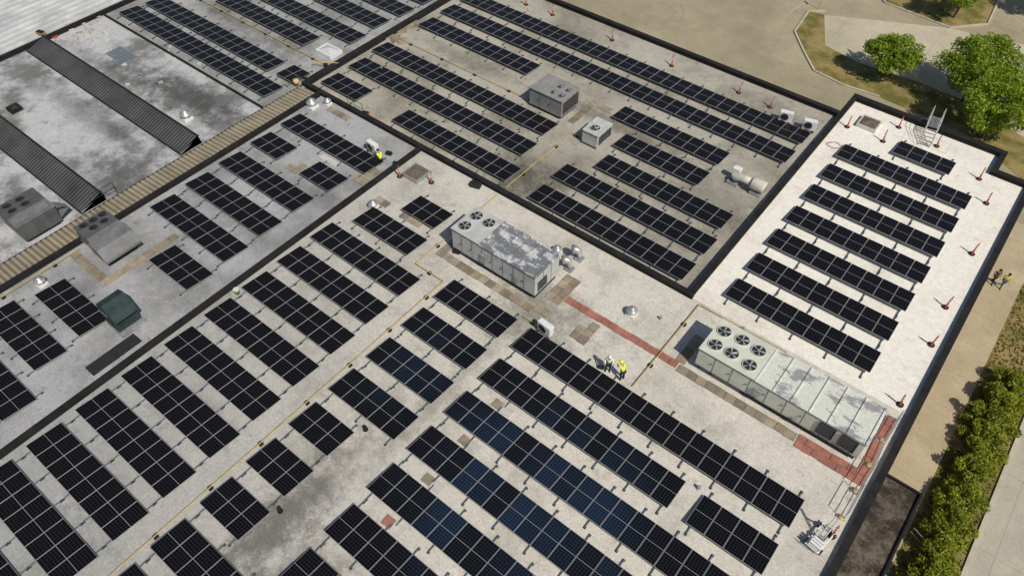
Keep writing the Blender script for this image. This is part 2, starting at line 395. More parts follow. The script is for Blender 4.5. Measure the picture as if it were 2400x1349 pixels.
# ------------------------------------------------------------------ solar rows
TAN = math.tan(R(5)); PW = 1.02; PL = 1.97; Z0 = .17
pm = MB()
def pv(x, y, dz): return (x, y, Z0+dz-y*TAN)
pm.add([pv(0,0,-.035),pv(PW,0,-.035),pv(PW,-PL,-.035),pv(0,-PL,-.035),pv(0,0,0),pv(PW,0,0),pv(PW,-PL,0),pv(0,-PL,0)],
       [(0,1,2,3),(7,6,5,4),(4,5,1,0),(5,6,2,1),(6,7,3,2),(7,4,0,3)], 0)
i_ = .018
pm.add([pv(i_,-i_,.003),pv(PW-i_,-i_,.003),pv(PW-i_,-PL+i_,.003),pv(i_,-PL+i_,.003)], [(3,2,1,0)], 1)
PANEL = pm.mesh('solar_panel', [M['frame'], M['cells']])
rm = MB(); rm.box(-.028, .028, -PL-.42, .42, .05, .10)
for yy in (-PL-.38, .38): rm.box(-.06, .06, yy-.07, yy+.07, .004, .052, 1)
rm.box(-.03,.03,-PL+.05,-PL+.1,.1,.3); rm.box(-.03,.03,-.1,-.05,.1,.15)
RAIL = rm.mesh('mounting_rail', [M['rail'], M['black']])
def row(x0, y, n, label):
    t = thing('solar_panel_row', label, 'solar panels', (x0, y, 0), 0, 'rows of solar panels on the flat roof')
    for i in range(n):
        o = link('solar_panel', PANEL, t, (i*1.04, 0, 0))
        o.rotation_euler = (R(random.uniform(-.25,.25)), R(random.uniform(-.25,.25)), 0)
    k = max(2, round(n/1.7))
    for i in range(k): link('mounting_rail', RAIL, t, (.3+(n*1.04-.62)*i/(k-1), 0, 0))
OR = 'first second third fourth fifth sixth seventh eighth ninth tenth eleventh twelfth'.split()
def series(rows, where):
    ys = []
    for r_ in rows:
        if not any(abs(r_[1]-y) < .8 for y in ys): ys.append(r_[1])
    for r_ in rows:
        k = [i for i, y in enumerate(ys) if abs(r_[1]-y) < .8][0]
        side = ', '+r_[3]+' part,' if len(r_) > 3 else ''
        row(r_[0], r_[1], r_[2], OR[k]+' solar row from the top'+side+' '+where)
series([(-43.4,27.4,9),(-43.4,24.45,3,'left'),(-37.8,24.45,3,'right'),(-43.35,21.5,8),(-43.3,18.55,8),(-43.2,15.6,8),(-38.9,12.65,4),(-41.9,6.45,5),(-42.7,3.5,6),(-42,.65,7)],
       'on the grey left strip')
series([(-29.4,26.4,3),(-31.2,23.5,5)]+[(-32.3,20.65-2.85*k,8) for k in range(10)], 'just right of the long parapet')
series([(-22.3,22,5),(-22.3,19.1,5),(-22.3,16.15,5),(-22.35,13.25,5),(-22.35,10.35,3),(-22.35,7.45,3),(-22.35,4.55,3),(-22.35,1.66,5),(-22.35,-1.2,5)],
       'just right of the yellow pipe')
row(-16.1, 22.0, 17, 'unbroken seventeen-panel solar row, farthest one on the lower right roof')
row(-16.15, 19.1, 12, 'twelve-panel solar row, second in the lower right group')
row(-2.6, 19.05, 4, 'short four-panel solar block near the white hoist cart')
row(-16.2, 16.2, 17, 'third solar row of the lower right group, partly bluish')
row(-16.25, 13.3, 14, 'fourth solar row of the lower right group, bluish')
row(-16.3, 10.4, 11, 'fifth solar row of the lower right group, cut by the frame')
row(-16.3, 7.5, 8, 'sixth solar row of the lower right group, cut by the frame')
row(-16.3, 4.6, 4, 'lowest solar row of the lower right group, mostly cut off')
series([(-45,50.4,33),(-45,47.6,33),(-45,44.65,12,'short left'),(-23.8,44.3,9,'right')], 'at the middle roof far side')
series([(-45.3,39.1,18),(-45.1,36.15,18),(-45.2,33.15,4,'short left'),(-37.0,33.15,11,'long right')], 'left of the boxy unit')
series([(-21.8,41.4,7),(-21.5,38.5,10),(-23.3,35.7,12),(-23.3,32.85,12)], 'below the small condenser on the middle roof')
series([(-49.2,47.6,2),(-52.5,44.7,5),(-56,41.8,8),(-60,38.7,12),(-63,35.9,12),(-67.6,31.4,17,'long left'),(-49,31.6,2,'two-panel'),(-68,28.9,20)], 'on the upper left roof')
series([(-5.0,53.75,4)]+[(-8.15,50.75-2.88*k,9) for k in range(7)], 'on the white right wing')

# ------------------------------------------------------------------ HVAC
def fan(root, x, y, z, r, mat, nb=5, rot=0.):
    s = MB(); s.lathe([(r*1.06,z),(r*1.06,z+.07),(r*.97,z+.07),(r*.96,z+.012)], x, y, 24, 0)
    s.lathe([(r*.97,z+.012),(.001,z+.012)], x, y, 24, 1)
    sh = s.build('fan_shroud', [mat, M['black']], root)
    b = MB(); b.lathe([(.001,z+.075),(r*.2,z+.07),(r*.2,z+.03)], x, y, 12, 0)
    for k in range(nb):
        a = rot+2*math.pi*k/nb; a2 = a+.36; a3 = a+.5
        p = [(x+r*.18*math.cos(a), y+r*.18*math.sin(a), z+.035), (x+r*.9*math.cos(a-.05), y+r*.9*math.sin(a-.05), z+.03),
             (x+r*.9*math.cos(a2), y+r*.9*math.sin(a2), z+.062), (x+r*.18*math.cos(a3), y+r*.18*math.sin(a3), z+.06)]
        b.add(p, [(0,1,2,3),(3,2,1,0)], 0)
    b.build('fan_blades', M['galv'] if mat is not M['cabd'] else M['mat'], sh)
def louver(root, x0, x1, z0, z1, y, n=6, face='Y'):
    m = MB()
    def bx(a0,a1,d0,d1,e0,e1,mi):
        if face == 'Y': m.box(a0,a1,y-d1,y-d0,e0,e1,mi)
        else: m.box(y+d0,y+d1,a0,a1,e0,e1,mi)
    bx(x0,x1,.024,.04,z0,z1,1)
    for k in range(n): zz = z0+(z1-z0)*(k+.25)/n; bx(x0,x1,.042,.07,zz,zz+(z1-z0)/n*.18,0)
    for xx in (x0-.04, x1): bx(xx,xx+.04,.024,.08,z0,z1,0)
    m.build('louver', [M['cabd'], M['black']], root)
def hvac(name, label, x0, x1, y0, y1, h, curb, cab, top, fans, seg=1.0, fz=None, curb_x=None, louv=(), flouv=(), cat='air conditioner', fr=.42, group=None, rib=.05):
    t = thing(name, label, cat, (x0, y0, 0), 0, group); Lx = x1-x0; Ly = y1-y0
    cx = curb_x if curb_x is not None else .1
    MB().box(cx, Lx-.12, .15, Ly-.15, .003, curb-.01).build('curb', M['black'], t)
    if cx > .5:
        for xx in (.15, .9):
            for yy in (.2, Ly-.4): MB().box(xx, xx+.14, yy, yy+.14, .003, curb-.01).build('leg', M['black'], t)
    MB().box(0, Lx, 0, Ly, curb, h-.06).build('cabinet', cab, t, bevel=.025)
    n = max(1, round(Lx/seg)); s = MB()
    for k in range(1, n):
        xx = Lx*k/n; s.box(xx-.013, xx+.013, -.022, -.003, curb+.1, h-.12)
    for k in (1, 2): yy = Ly*k/3; s.box(Lx+.003, Lx+.02, yy-.013, yy+.013, curb+.05, h-.12)
    s.box(.0, Lx, -.03, -.003, curb+.02, curb+.07)
    s.box(.0, Lx, -.02, -.003, h-.16, h-.13)
    s.build('panel_seam', M['cabe'], t)
    for k in range(n):
        xx = Lx*(k+.85)/n
        if xx < Lx-.3: MB().box(xx-.02, xx+.03, -.06, -.003, curb+.7, curb+.82).build('door_handle', M['cabd'], t)
    f0 = fz if fz is not None else 0
    if f0 > 0: MB().box(-.04, f0, -.05, Ly+.05, h-.058, h+.04).build('fan_deck', cab, t, bevel=.02)
    tp = MB(); tp.box(f0+.01, Lx+.05, -.06, Ly+.06, h-.058, h)
    k = max(1, round((Lx-f0)/seg))
    for j in range(k+1):
        xx = f0+.06+(Lx-f0-.1)*j/k; tp.box(xx-.03, xx+.03, -.06, Ly+.06, h+.001, h+rib)
    tp.build('top_panel', top, t)
    for (fx, fy) in fans: fan(t, fx, fy, (h+.04 if fx < f0 else h), fr, cab, 5, random.random()*3)
    for (a, b, c0, c1) in louv: louver(t, a, b, c0, c1, 0)
    for (a, b, c0, c1) in flouv: louver(t, a, b, c0, c1, Lx, 7, 'X')
    return t
h1 = hvac('rooftop_air_handler', 'long grey rooftop unit with three fans and peeling grey top, central roof', -24.1, -17.3, 23.9, 26.4, 2.2, .45, M['cab'], M['peel1'],
     [(.6,.65),(.6,1.8),(1.65,1.8)], .8, 2.3, 1.3, flouv=[(.3,1.1,.7,1.5)], fr=.42, rib=.07)
MB().box(2.5,2.9,-.12,-.035,.75,1.5).box(5.2,5.5,-.1,-.035,.8,1.3).build('electrical_box', M['galv'], h1)
h2_ = hvac('rooftop_air_handler', 'longest creamy rooftop unit with six fans beside the right parapet', -7.0, 2.7, 25.7, 28.35, 1.95, .45, M['cabg'], M['peel2'],
     [(.6,.7),(.55,1.85),(1.6,.75),(1.65,1.95),(2.75,.65),(2.7,1.85)], 1.05, 3.4, 2.9, louv=[(7.3,8.15,.65,1.7),(8.5,9.35,.65,1.7)], fr=.40, rib=.06)
MB().box(3.6,3.95,-.12,-.035,.7,1.4).box(6.0,6.25,-.1,-.035,.6,.85).build('electrical_box', M['galv'], h2_)
hvac('rooftop_air_conditioner', 'grey boxy unit with four small fans on the middle roof', -30.0, -26.85, 39.75, 42.1, 1.75, .25, M['cabm'], M['cabm'],
     [(1.95,.6),(1.95,1.5),(2.7,.6),(2.7,1.5)], 1.1, 0, None, flouv=[(.2,2.1,.45,1.5)], fr=.27)
hvac('rooftop_condenser', 'small pale grey condenser with one fan on the middle roof', -24.0, -22.6, 38.5, 40.4, 1.3, .15, M['cab'], M['cab'],
     [(.7,.65)], 1.5, 0, None, flouv=[(.2,1.7,.35,1.1)], fr=.38)
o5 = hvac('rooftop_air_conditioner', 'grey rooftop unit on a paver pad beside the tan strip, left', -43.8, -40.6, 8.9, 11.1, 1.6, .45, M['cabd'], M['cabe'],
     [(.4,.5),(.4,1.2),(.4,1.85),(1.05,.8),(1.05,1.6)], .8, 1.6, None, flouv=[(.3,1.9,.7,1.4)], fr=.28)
hd = MB(); hd.add([(2.2,-.25,1.72),(3.2,-.25,1.72),(3.7,-.25,1.0),(3.7,-.25,.8),(2.2,2.3,1.72),(3.2,2.3,1.72),(3.7,2.3,1.0),(3.7,2.3,.8),(2.2,-.25,1.0),(2.2,2.3,1.0)],
   [(0,1,5,4),(1,2,6,5),(2,3,7,6),(0,8,3,2,1),(4,5,6,7,9),(8,9,7,3),(0,4,9,8)]); hd.build('intake_hood', M['cabe'], o5)
MB().tube([(-.1,2.4,.2),(1.5,2.5,.2),(1.6,2.5,1.0)],.05,8).build('conduit', M['galv'], o5)
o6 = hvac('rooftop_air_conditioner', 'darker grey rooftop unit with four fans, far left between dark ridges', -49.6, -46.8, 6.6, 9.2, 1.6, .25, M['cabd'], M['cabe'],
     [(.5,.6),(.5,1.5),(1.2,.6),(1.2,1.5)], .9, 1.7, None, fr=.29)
hd = MB(); hd.add([(2.0,.2,1.69),(2.8,.2,1.69),(2.8,2.4,1.69),(2.0,2.4,1.69),(2.2,3.4,.9),(2.8,3.4,.9),(2.8,2.6,.5),(2.2,2.6,.5)], [(0,1,2,3),(3,2,5,4),(4,5,6,7)]); hd.build('intake_hood', M['cabe'], o6)
t = thing('intake_hood_box', 'dark green hooded intake box beside the long parapet', 'vent', (-36.4, 6.1, 0))
MB().box(0,1.6,0,1.6,.003,.3).build('curb', M['galv'], t)
b_ = MB(); b_.add([(.05,.05,.3),(1.3,.05,.3),(1.3,1.55,.3),(.05,1.55,.3),(.05,.05,2.1),(.8,.05,2.4),(.8,1.55,2.4),(.05,1.55,2.1),(1.75,.05,1.5),(1.75,1.55,1.5),(1.3,.05,1.15),(1.3,1.55,1.15)],
      [(0,1,10,8,5,4),(3,7,6,9,11,2),(0,4,7,3),(4,5,6,7),(5,8,9,6),(8,10,11,9),(1,2,11,10)])
b_.build('hood', M['teal'], t); MB().box(.2,.9,.02,.045,.5,1.4).build('access_panel', M['teal'], t)
MB().box(.03,.97,-.0,.045,1.6,1.64).build('seam', M['cabe'], t)
mt = MB(); mt.box(-.45,.45,-1.6,1.6,0,.05)
for k in range(5): mt.box(-.42,.42,-1.4+k*.66,-1.33+k*.66,.051,.065)
o = mt.build('rubber_mat', M['mat']); o.location = (-34.25, 5.1, .005); tag(o, 'long dark brown mat on the roof beside the dark green hooded box', 'mat')

def vent(px, py, label, s=1.0):
    x, y = W(px, py, .2)
    t = thing('roof_vent', label, 'vent', (x, y, 0), random.uniform(-.1,.1), 'domed roof vents')
    MB().box(-.38*s,.38*s,-.38*s,.38*s,.003,.22*s).build('vent_curb', M['white'], t, bevel=.02)
    MB().lathe([(.26*s,.22*s),(.26*s,.42*s),(.42*s,.42*s),(.45*s,.5*s),(.42*s,.6*s),(.24*s,.66*s),(.22*s,.78*s),(.12*s,.86*s),(.001,.87*s)], 0,0,20).build('vent_cap', M['alu'], t, smooth=True)
vent(732,247,'domed silver vent by the tan strip end, left of a pair')
vent(768,240,'smaller domed vent at the tip of the left strip', .7)
vent(437,275,'lone domed vent on the stained saw-tooth roof')
vent(96,662,'domed vent near the left edge beside the tan strip', .8)
vent(875,482,'domed vent beside tan pavers above the central column', .8)
vent(1306,586,'small domed vent behind the central grey air handler', .7)
vent(1481,732,'domed vent on open pale roof near the red walkway', .8)
for (px, py, r_, lab) in ((857,1006,.085,'short dark pipe vent below the block of three panels'), (657,1197,.085,'short dark pipe vent between the three-panel blocks'), (1637,1145,.075,'short pipe vent near the four-panel block'), (1548,748,.06,'tiny pipe vent right of the domed vent near the red walkway'), (895,165,.07,'tiny pipe vent among the middle roof rows')):
    x, y = W(px, py); t = thing('pipe_vent', lab, 'vent', (x, y, 0), 0, 'short pipe vents')
    MB().lathe([(r_*1.8,.003),(r_*1.8,.03),(r_,.05),(r_,.25),(r_*1.3,.25),(r_*1.3,.3),(.001,.32)],0,0,14).build('pipe', M['galv'] if r_ < .08 else M['cap'], t)
for (px, py, lab) in ((1335,632,'near one of two white gooseneck vents behind the air handler'), (1358,608,'far one of two white gooseneck vents behind the air handler')):
    x, y = W(px, py); t = thing('gooseneck_vent', lab, 'vent', (x, y, 0), 0, 'gooseneck vents'); t.scale = (.85,.85,.85)
    MB().box(-.3,.3,-.3,.3,.003,.2).build('vent_curb', M['galv'], t)
    MB().tube([(0,0,.2),(0,0,.7),(-.08,-.05,.95),(-.3,-.12,1.05),(-.52,-.2,.95)], [.2,.2,.22,.3,.38], 14).build('duct', M['alu'], t, smooth=True)
x, y = W(1745,440); t = thing('exhaust_blower', 'ivory duct fan with two curbs at the right of the middle roof', 'fan', (x, y, 0))
for xx in (-.9,.9): MB().box(xx-.4,xx+.4,-.4,.4,.003,.25).build('curb', M['galv'], t)
MB().lathe([(.001,-.5),(.42,-.5),(.45,-.4),(.45,.4),(.42,.5),(.001,.5)],0,0,20,0,Matrix.Translation((.9,0,.75)) @ Matrix.Rotation(R(90),4,'Y')).build('blower_housing', M['offw'], t, smooth=True)
MB().tube([(.3,0,.75),(-.2,0,.75),(-.6,0,.7),(-.9,0,.5),(-.9,0,.25)], [.28,.28,.28,.3,.32],14).build('duct', M['offw'], t, smooth=True)
MB().box(-1.3,-.7,.15,.6,.7,1.1).build('motor', M['white'], t, bevel=.03)
def sky(px, py, sx, sy, lab, mat, fm):
    x, y = W(px, py); t = thing('skylight', lab, 'skylight', (x, y, 0), 0, 'roof skylights')
    MB().box(-sx,sx,-sy,-sy+.1,.003,.3).box(-sx,sx,sy-.1,sy,.003,.3).box(-sx,-sx+.1,-sy+.1,sy-.1,.003,.3).box(sx-.1,sx,-sy+.1,sy-.1,.003,.3).build('frame', fm, t)
    a, b = sx-.1, sy-.1
    d = MB(); d.add([(-a,-b,.26),(a,-b,.26),(a,b,.26),(-a,b,.26),(0,0,.5)], [(0,1,4),(1,2,4),(2,3,4),(3,0,4)]); d.build('dome', mat, t)
sky(976,410,.75,.75,'square bronze skylight between two cones near the parapet junction',M['glassdark'],M['galv'])
sky(2035,294,.75,.75,'square brownish skylight at the top of the white wing',M['glassdark'],M['offw'])
sky(772,124,.95,.7,'white box skylight among the upper left solar rows',M['domew'],M['white'])
sky(36,258,.45,.45,'small black hatch on the far left roof',M['black'],M['cap'])

def cond(px, py, rz, lab):
    x, y = W(px, py); t = thing('ac_condenser', lab, 'air conditioner', (x, y, 0), rz, 'white mini condensers')
    for xx in (-.4,.4): MB().box(xx-.05,xx+.05,-.3,.3,.003,.12).build('foot', M['black'], t)
    MB().box(-.5,.5,-.2,.2,.12,.95).build('casing', M['white'], t, bevel=.03)
    T = Matrix.Translation((-.1,-.205,.54)) @ Matrix.Rotation(R(90),4,'X')
    MB().lathe([(.34,0),(.34,.02),(.28,.02),(.28,.005)],0,0,20,0,T).lathe([(.28,.006),(.001,.006)],0,0,20,1,T).build('fan_grille', [M['galv'],M['black']], t)
    MB().box(-.42,-.14,.205,.23,.3,.8).build('service_cover', M['galv'], t)
cond(1838,285,R(15),'left of two white condensers by the far parapet corner')
cond(1893,305,R(15),'right of two white condensers by the far parapet corner')
cond(1278,780,R(-5),'white condenser above the start of the seventeen-panel row')
cond(876,357,R(-5),'white condenser behind the kneeling worker')

def cone_proto():
    t = thing('delineator_cone', '', 'traffic cone', (0,0,0), 0, 'orange cones along the roof edges')
    MB().prism([(.21*math.cos(R(22.5+45*k)), .21*math.sin(R(22.5+45*k))) for k in range(8)], .003, .06).build('base', M['black'], t)
    MB().lathe([(.085,.06),(.065,.12),(.042,.92),(.026,.94),(.026,.99),(.042,1.01),(.038,1.05),(.001,1.06)],0,0,12).build('post', M['orange'], t, smooth=True)
    for z in (.53,.75): MB().lathe([(.064,z),(.059,z+.1)],0,0,12).build('reflective_band', M['reflect'], t)
    return t
CP = cone_proto(); cone_used = False
CN = [(1233,12,'cone nearest the top frame edge on the far parapet'),(1295,36,'second cone from the top along the far parapet'),(1435,95,'third cone along the far parapet, above the long rows'),
 (1574,155,'fourth cone along the far parapet, above the long rows'),(1731,218,'fifth cone along the far parapet'),(1804,252,'cone just left of the two white condensers'),
 (1985,298,'cone left of the square skylight on the white wing'),(2106,299,'cone right of the square skylight on the white wing'),(2069,332,'cone below the square skylight on the white wing'),
 (2195,343,'cone in front of the metal crossover stairs'),(2294,420,'cone beside the notch in the right parapet'),(2311,477,'cone below the parapet notch at the right'),
 (2277,595,'cone at the right edge, level with the fourth wing row'),(2215,720,'cone at the right edge, level with the sixth wing row'),(2182,808,'cone at the right edge, level with the last wing row'),
 (2109,948,'cone by the right parapet near the end of the creamy unit'),(1962,1262,'cone beside the white hoist cart'),(937,414,'cone left of the square bronze skylight'),(1011,428,'cone right of the square bronze skylight')]
for (px, py, lab) in CN:
    c = CP if not cone_used else copy_tree(CP); cone_used = True
    x, y = W(px, py); c.location = (min(x, 3.4), y, 0); c.rotation_euler = (R(random.uniform(-5,5)), R(random.uniform(-5,5)), random.random()*6)
    c['label'] = 'orange and white '+lab

PAV = {}
for k in ('tan','red','pale'): PAV[k] = MB().box(-.29,.29,-.29,.29,0,.05).mesh('roof_paver', M[k])
def pave(kind, x0, x1, y0, y1, label, step=.6, skip=0., jit=.02):
    nx = max(1, round((x1-x0)/step)); ny = max(1, round((y1-y0)/step))
    for i in range(nx):
        for j in range(ny):
            if random.random() < skip: continue
            o = link('roof_paver', PAV[kind], None, (x0+(i+.5)*(x1-x0)/nx+random.uniform(-jit,jit), y0+(j+.5)*(y1-y0)/ny+random.uniform(-jit,jit), .005+random.random()*.004))
            o.rotation_euler = (0,0,R(random.uniform(-3,3))); o.scale = ((x1-x0)/nx/.6, (y1-y0)/ny/.6, 1); tag(o, label, 'paver', label)
pave('tan',-24.9,-17.0,22.95,23.55,'square tan paver along the near side of the central unit')
pave('tan',-24.9,-24.3,23.6,25.4,'square tan paver at the fan end of the central unit')
pave('tan',-17.0,-15.9,23.3,27.0,'square tan paver at the louver end of the central unit',.6,.05)
pave('red',-15.8,-7.8,25.0,25.52,'red paver in the walkway joining the two long units',.52)
pave('tan',-7.7,-.3,24.85,25.42,'square tan paver along the near side of the creamy unit')
pave('tan',-8.1,-7.5,25.5,27.9,'tan paver at the fan end of the creamy unit')
pave('red',-.25,3.0,24.6,25.5,'red paver at the near corner of the creamy unit',.45)
pave('red',3.0,3.6,24.6,29.6,'red paver between the creamy unit and right parapet',.6)
pave('tan',-14.0,-12.9,23.0,24.8,'tan paver below the red walkway',.6,.3)
pave('tan',-43.7,-40.0,7.7,8.3,'tan paver on the near side of the left strip unit')
pave('tan',-40.0,-39.4,7.7,13.3,'tan paver on the right side of the left strip unit')
pave('tan',-42.3,-39.9,29.1,29.7,'tan paver near the tip of the left strip')
pave('tan',-40.1,-38.2,22.4,23.6,'paver between the two short left strip blocks',.62,.2)
pave('pale',-38.3,-36.6,24.8,25.3,'pale paver beside the left strip short blocks',.5)
pave('tan',-34.6,-33.5,24.6,26.6,'loose tan paver against the long parapet')
pave('tan',-31.8,-27.4,24.0,24.6,'tan paver row beside the small domed vent',.6,.1)
pave('tan',-26.4,-24.4,42.9,43.5,'tan paver below the long middle roof rows')
pave('tan',-26.4,-25.8,40.0,42.8,'tan paver right of the boxy middle unit')
for yy, kk, lab in ((16.65,'tan','upper'),(13.75,'tan','second'),(10.85,'tan','third'),(7.95,'red','lowest')):
    pave(kk,-14.6,-14.05,yy-.28,yy+.28,kk+' paver in the '+lab+' gap between lower right rows',.55)
    pave('pale',-14.0,-13.3,yy-.3,yy+.3,'pale paver in the '+lab+' gap between lower right rows',.65)
for k, (px, py) in enumerate(((912,86),(928,92),(944,98),(942,72),(958,62),(972,56))):
    x, y = W(px, py); o = link('roof_paver', PAV['tan'], None, (x, y, .01)); o.scale = (1.5,1.5,2.5); o.rotation_euler = (0,0,random.random())
    tag(o, 'stacked tan paver beside the upper black parapet', 'paver', 'tan pavers beside the upper black parapet')
m_ = MB().box(-.22,.22,-.15,.15,0,.16).mesh('concrete_block', M['pale'])
for k in range(26):
    x, y = W(random.uniform(150,255), random.uniform(42,100))
    o = link('concrete_block', m_, None, (x, y, .004)); o.rotation_euler = (0,0,random.choice((0,R(90)))+random.uniform(-.2,.2))
    tag(o, 'pale concrete block scattered at the top left roof corner', 'block', 'pale blocks at the top left corner')
for k in range(9):
    x, y = W(random.uniform(270,470), random.uniform(110,215))
    o = link('concrete_block', m_, None, (x, y, .004)); o.rotation_euler = (0,0,random.random()*3); o.scale = (.8,.8,.6)
    tag(o, 'small pale block scattered over the saw-tooth roof', 'block', 'blocks over the saw-tooth roof')
s = MB()
for k in range(5): s.box(-1.3,1.3,-.75+k*.3,-.5+k*.3,.0,.05)
o = s.build('metal_sheets', M['sheet']); x, y = W(285,130); o.location = (x, y, .005); tag(o, 'blue grey corrugated sheets lying on the saw-tooth roof', 'metal sheet')

# ------------------------------------------------------------------ gas pipes
def pipe(pts, label, mat='yellow', r=.032, z=.17, step=3.0, name='gas_pipe'):
    t = thing(name, label, 'pipe', (pts[0][0], pts[0][1], 0)); ox, oy = pts[0]
    P = [(p[0]-ox, p[1]-oy, z) for p in pts]; m = MB()
    for a, b in zip(P[:-1], P[1:]): m.tube([a, b], r, 8)
    m.build('pipe', M[mat], t)
    for a, b in zip(P[:-1], P[1:]):
        L = math.dist(a, b); n = int(L/step) if step > 8 else max(1, int(L/step))
        for k in range(n):
            q = (k+.5)/n; x = a[0]+(b[0]-a[0])*q; y = a[1]+(b[1]-a[1])*q
            MB().box(-.12,.12,-.12,.12,.003,z-r-.002).build('pipe_support', M['black'], t, (x,y,0))
pipe([(-22.75,-8),(-22.75,21.45),(-25.2,21.45),(-25.2,29.9)], 'long yellow gas pipe bending beside the central grey unit')
pipe([(-25.2,30.8),(-25.2,38.9),(-24.1,38.9)], 'yellow gas pipe crossing the middle roof to the small condenser')
pipe([(-9.0,22.3),(-9.0,30.0),(-3.2,30.0),(-3.2,28.5)], 'yellow gas pipe looping behind the creamy rooftop unit')
pipe([(-45.4,40.2),(-30.6,40.2),(-30.1,40.6)], 'yellow gas pipe running to the boxy unit on the middle roof')
pipe([(-66,33.3),(-47.0,33.3)], 'yellow gas pipe between the upper left solar rows')
pipe([(-43.55,-2),(-43.55,8.4)], 'yellow gas pipe beside the tan strip at the left edge', r=.028)
pipe([(-17.0,22.4),(-15.6,22.4),(-15.6,22.9)], 'short yellow pipe by the seventeen-panel row', r=.03)
a = W(245,718); b = W(372,640); q_ = W(300,700)
pipe([a, q_, W(345,668), b], 'thin grey conduit near the dark green hooded box', 'galv', .02, .05, 9, 'conduit')
pipe([W(795,160), W(735,158)], 'short yellow pipe crossing the upper black parapet', 'yellow', .04, .5, 2)
m = MB(); x, y = W(1955,342); pts = [(.5*math.cos(k*.5)*(1+.3*math.sin(k)), .4*math.sin(k*.5)*(1+.2*math.cos(k*1.7)), .03+.004*k) for k in range(26)]
m.tube(pts, .012, 6); o = m.build('cable', M['cable']); o.location = (x, y, 0); tag(o, 'tangled reddish cable on the white wing corner', 'cable')
x, y = W(557,687); t = thing('bucket', 'green and white bucket beside the long parapet', 'bucket', (x, y, 0))
MB().lathe([(.001,.003),(.15,.003),(.18,.38),(.16,.38),(.14,.3),(.001,.3)],0,0,16).build('pail', M['green'], t, smooth=True); MB().lathe([(.19,.36),(.19,.41),(.001,.41)],0,0,16).build('lid', M['reflect'], t)
x, y = W(697,203); t = thing('bucket', 'tan bucket near the upper end of the tan strip', 'bucket', (x, y, .28))
MB().lathe([(.001,.003),(.2,.003),(.25,.4),(.001,.4)],0,0,16).build('pail', M['bag'], t, smooth=True)

def toolbox(px, py, mat, lab, s=1.0, rz=0.3):
    x, y = W(px, py); t = thing('tool_case', lab, 'tool case', (x, y, 0), rz)
    MB().box(-.3*s,.3*s,-.18*s,.18*s,.003,.25*s).build('case', mat, t, bevel=.03); MB().box(-.28*s,.28*s,-.16*s,.16*s,.252*s,.3*s).build('lid', M['black'], t)
    MB().tube([(-.1*s,0,.3*s),(-.1*s,0,.38*s),(.1*s,0,.38*s),(.1*s,0,.3*s)], .015*s, 6).build('handle', M['black'], t)
toolbox(857,270,M['orange'],'orange tool case by the parapet near the short solar block')
toolbox(1115,437,M['black'],'black case on the roof below the middle parapet',1.3)
toolbox(912,362,M['black'],'black tool case beside the kneeling worker',.8)
toolbox(928,385,M['dark'],'dark case near the parapet right of the kneeling worker',.7)
toolbox(1908,340,M['orange'],'small orange case at the corner of the middle roof',.7)
toolbox(715,190,M['wood'],'brown case at the upper parapet end',1.0)
toolbox(98,82,M['wood'],'brown case at the top of the dark ridge',1.2)
toolbox(128,88,M['orange'],'orange case at the top of the dark ridge',.9)
toolbox(1070,592,M['black'],'black case by the fan end of the central unit',.8)
toolbox(1408,862,M['black'],'small black case left of the two standing workers',.6)

# ------------------------------------------------------------------ stairs, guardrails, hoist
x, y = W(2190,300); t = thing('crossover_stairs', 'galvanised crossover stairs with handrails over the far white parapet', 'stairs', (x, 55.2, 0), R(8)); t.scale = (1.0,.9,.85)
for s_ in (-.4,.4):
    MB().tube([(s_,-.9,.05),(s_,.5,1.05)], .03, 6).tube([(s_,.5,1.05),(s_,2.3,1.05)], .03, 6).tube([(s_,2.3,1.05),(s_,3.0,0)], .03, 6).build('stringer', M['offw'], t)
    h = MB(); h.tube([(s_,-.9,1.0),(s_,.5,2.1),(s_,2.3,2.1),(s_,2.9,1.2)], .02, 6); h.tube([(s_,-.9,.55),(s_,.5,1.6),(s_,2.3,1.6)], .016, 6)
    for (yy, z0, z1) in ((-.9,.05,1.0),(-.2,.5,1.55),(.5,1.05,2.1),(1.4,1.05,2.1),(2.3,1.05,2.1)): h.tube([(s_,yy,z0),(s_,yy,z1)], .02, 6)
    h.build('handrail', M['offw'], t)
for k in range(5): MB().box(-.38,.38,-.8+k*.27,-.68+k*.27,.15+k*.2,.17+k*.2).build('tread', M['galv'], t)
pl = MB()
for k in range(7): pl.box(-.38,.38,.58+k*.25,.70+k*.25,1.08,1.1)
pl.build('platform', M['galv'], t)
rr_ = MB()
for s_ in (-1.6, 1.6): rr_.tube([(s_*.3,-.95,.0),(s_,-1.0,.0),(s_,-1.0,1.1),(s_*.3,-.95,1.1)], .018, 6)
rr_.build('side_rail', M['offw'], t)
def guard(y, lab, L=1.75, x=3.5):
    t = thing('guard_rail', lab, 'guard rail', (x, y, 0), R(random.uniform(-4,4)), 'portable guard rails')
    f = MB(); f.tube([(0,0,.05),(0,0,1.1),(0,L,1.1),(0,L,.05)], .022, 8); f.tube([(0,0,.6),(0,L,.6)], .018, 8); f.tube([(0,0,.2),(0,L,.2)], .018, 8)
    f.build('rail_frame', M['galv'], t)
    for yy in (0, L): MB().box(-.35,.08,yy-.06,yy+.06,.06,.1).build('base_foot', M['galv'], t)
    b = MB(); b.lathe([(.001,.06),(.13,.06),(.17,.14),(.11,.2),(.001,.21)],-.12,0,12); b.build('sand_bag', M['bag'], t, smooth=True)
for k, lab in enumerate(('lowest','second lowest','middle','topmost')):
    guard(22.3+1.85*k, lab+' guard rail panel along the right parapet near the creamy unit')
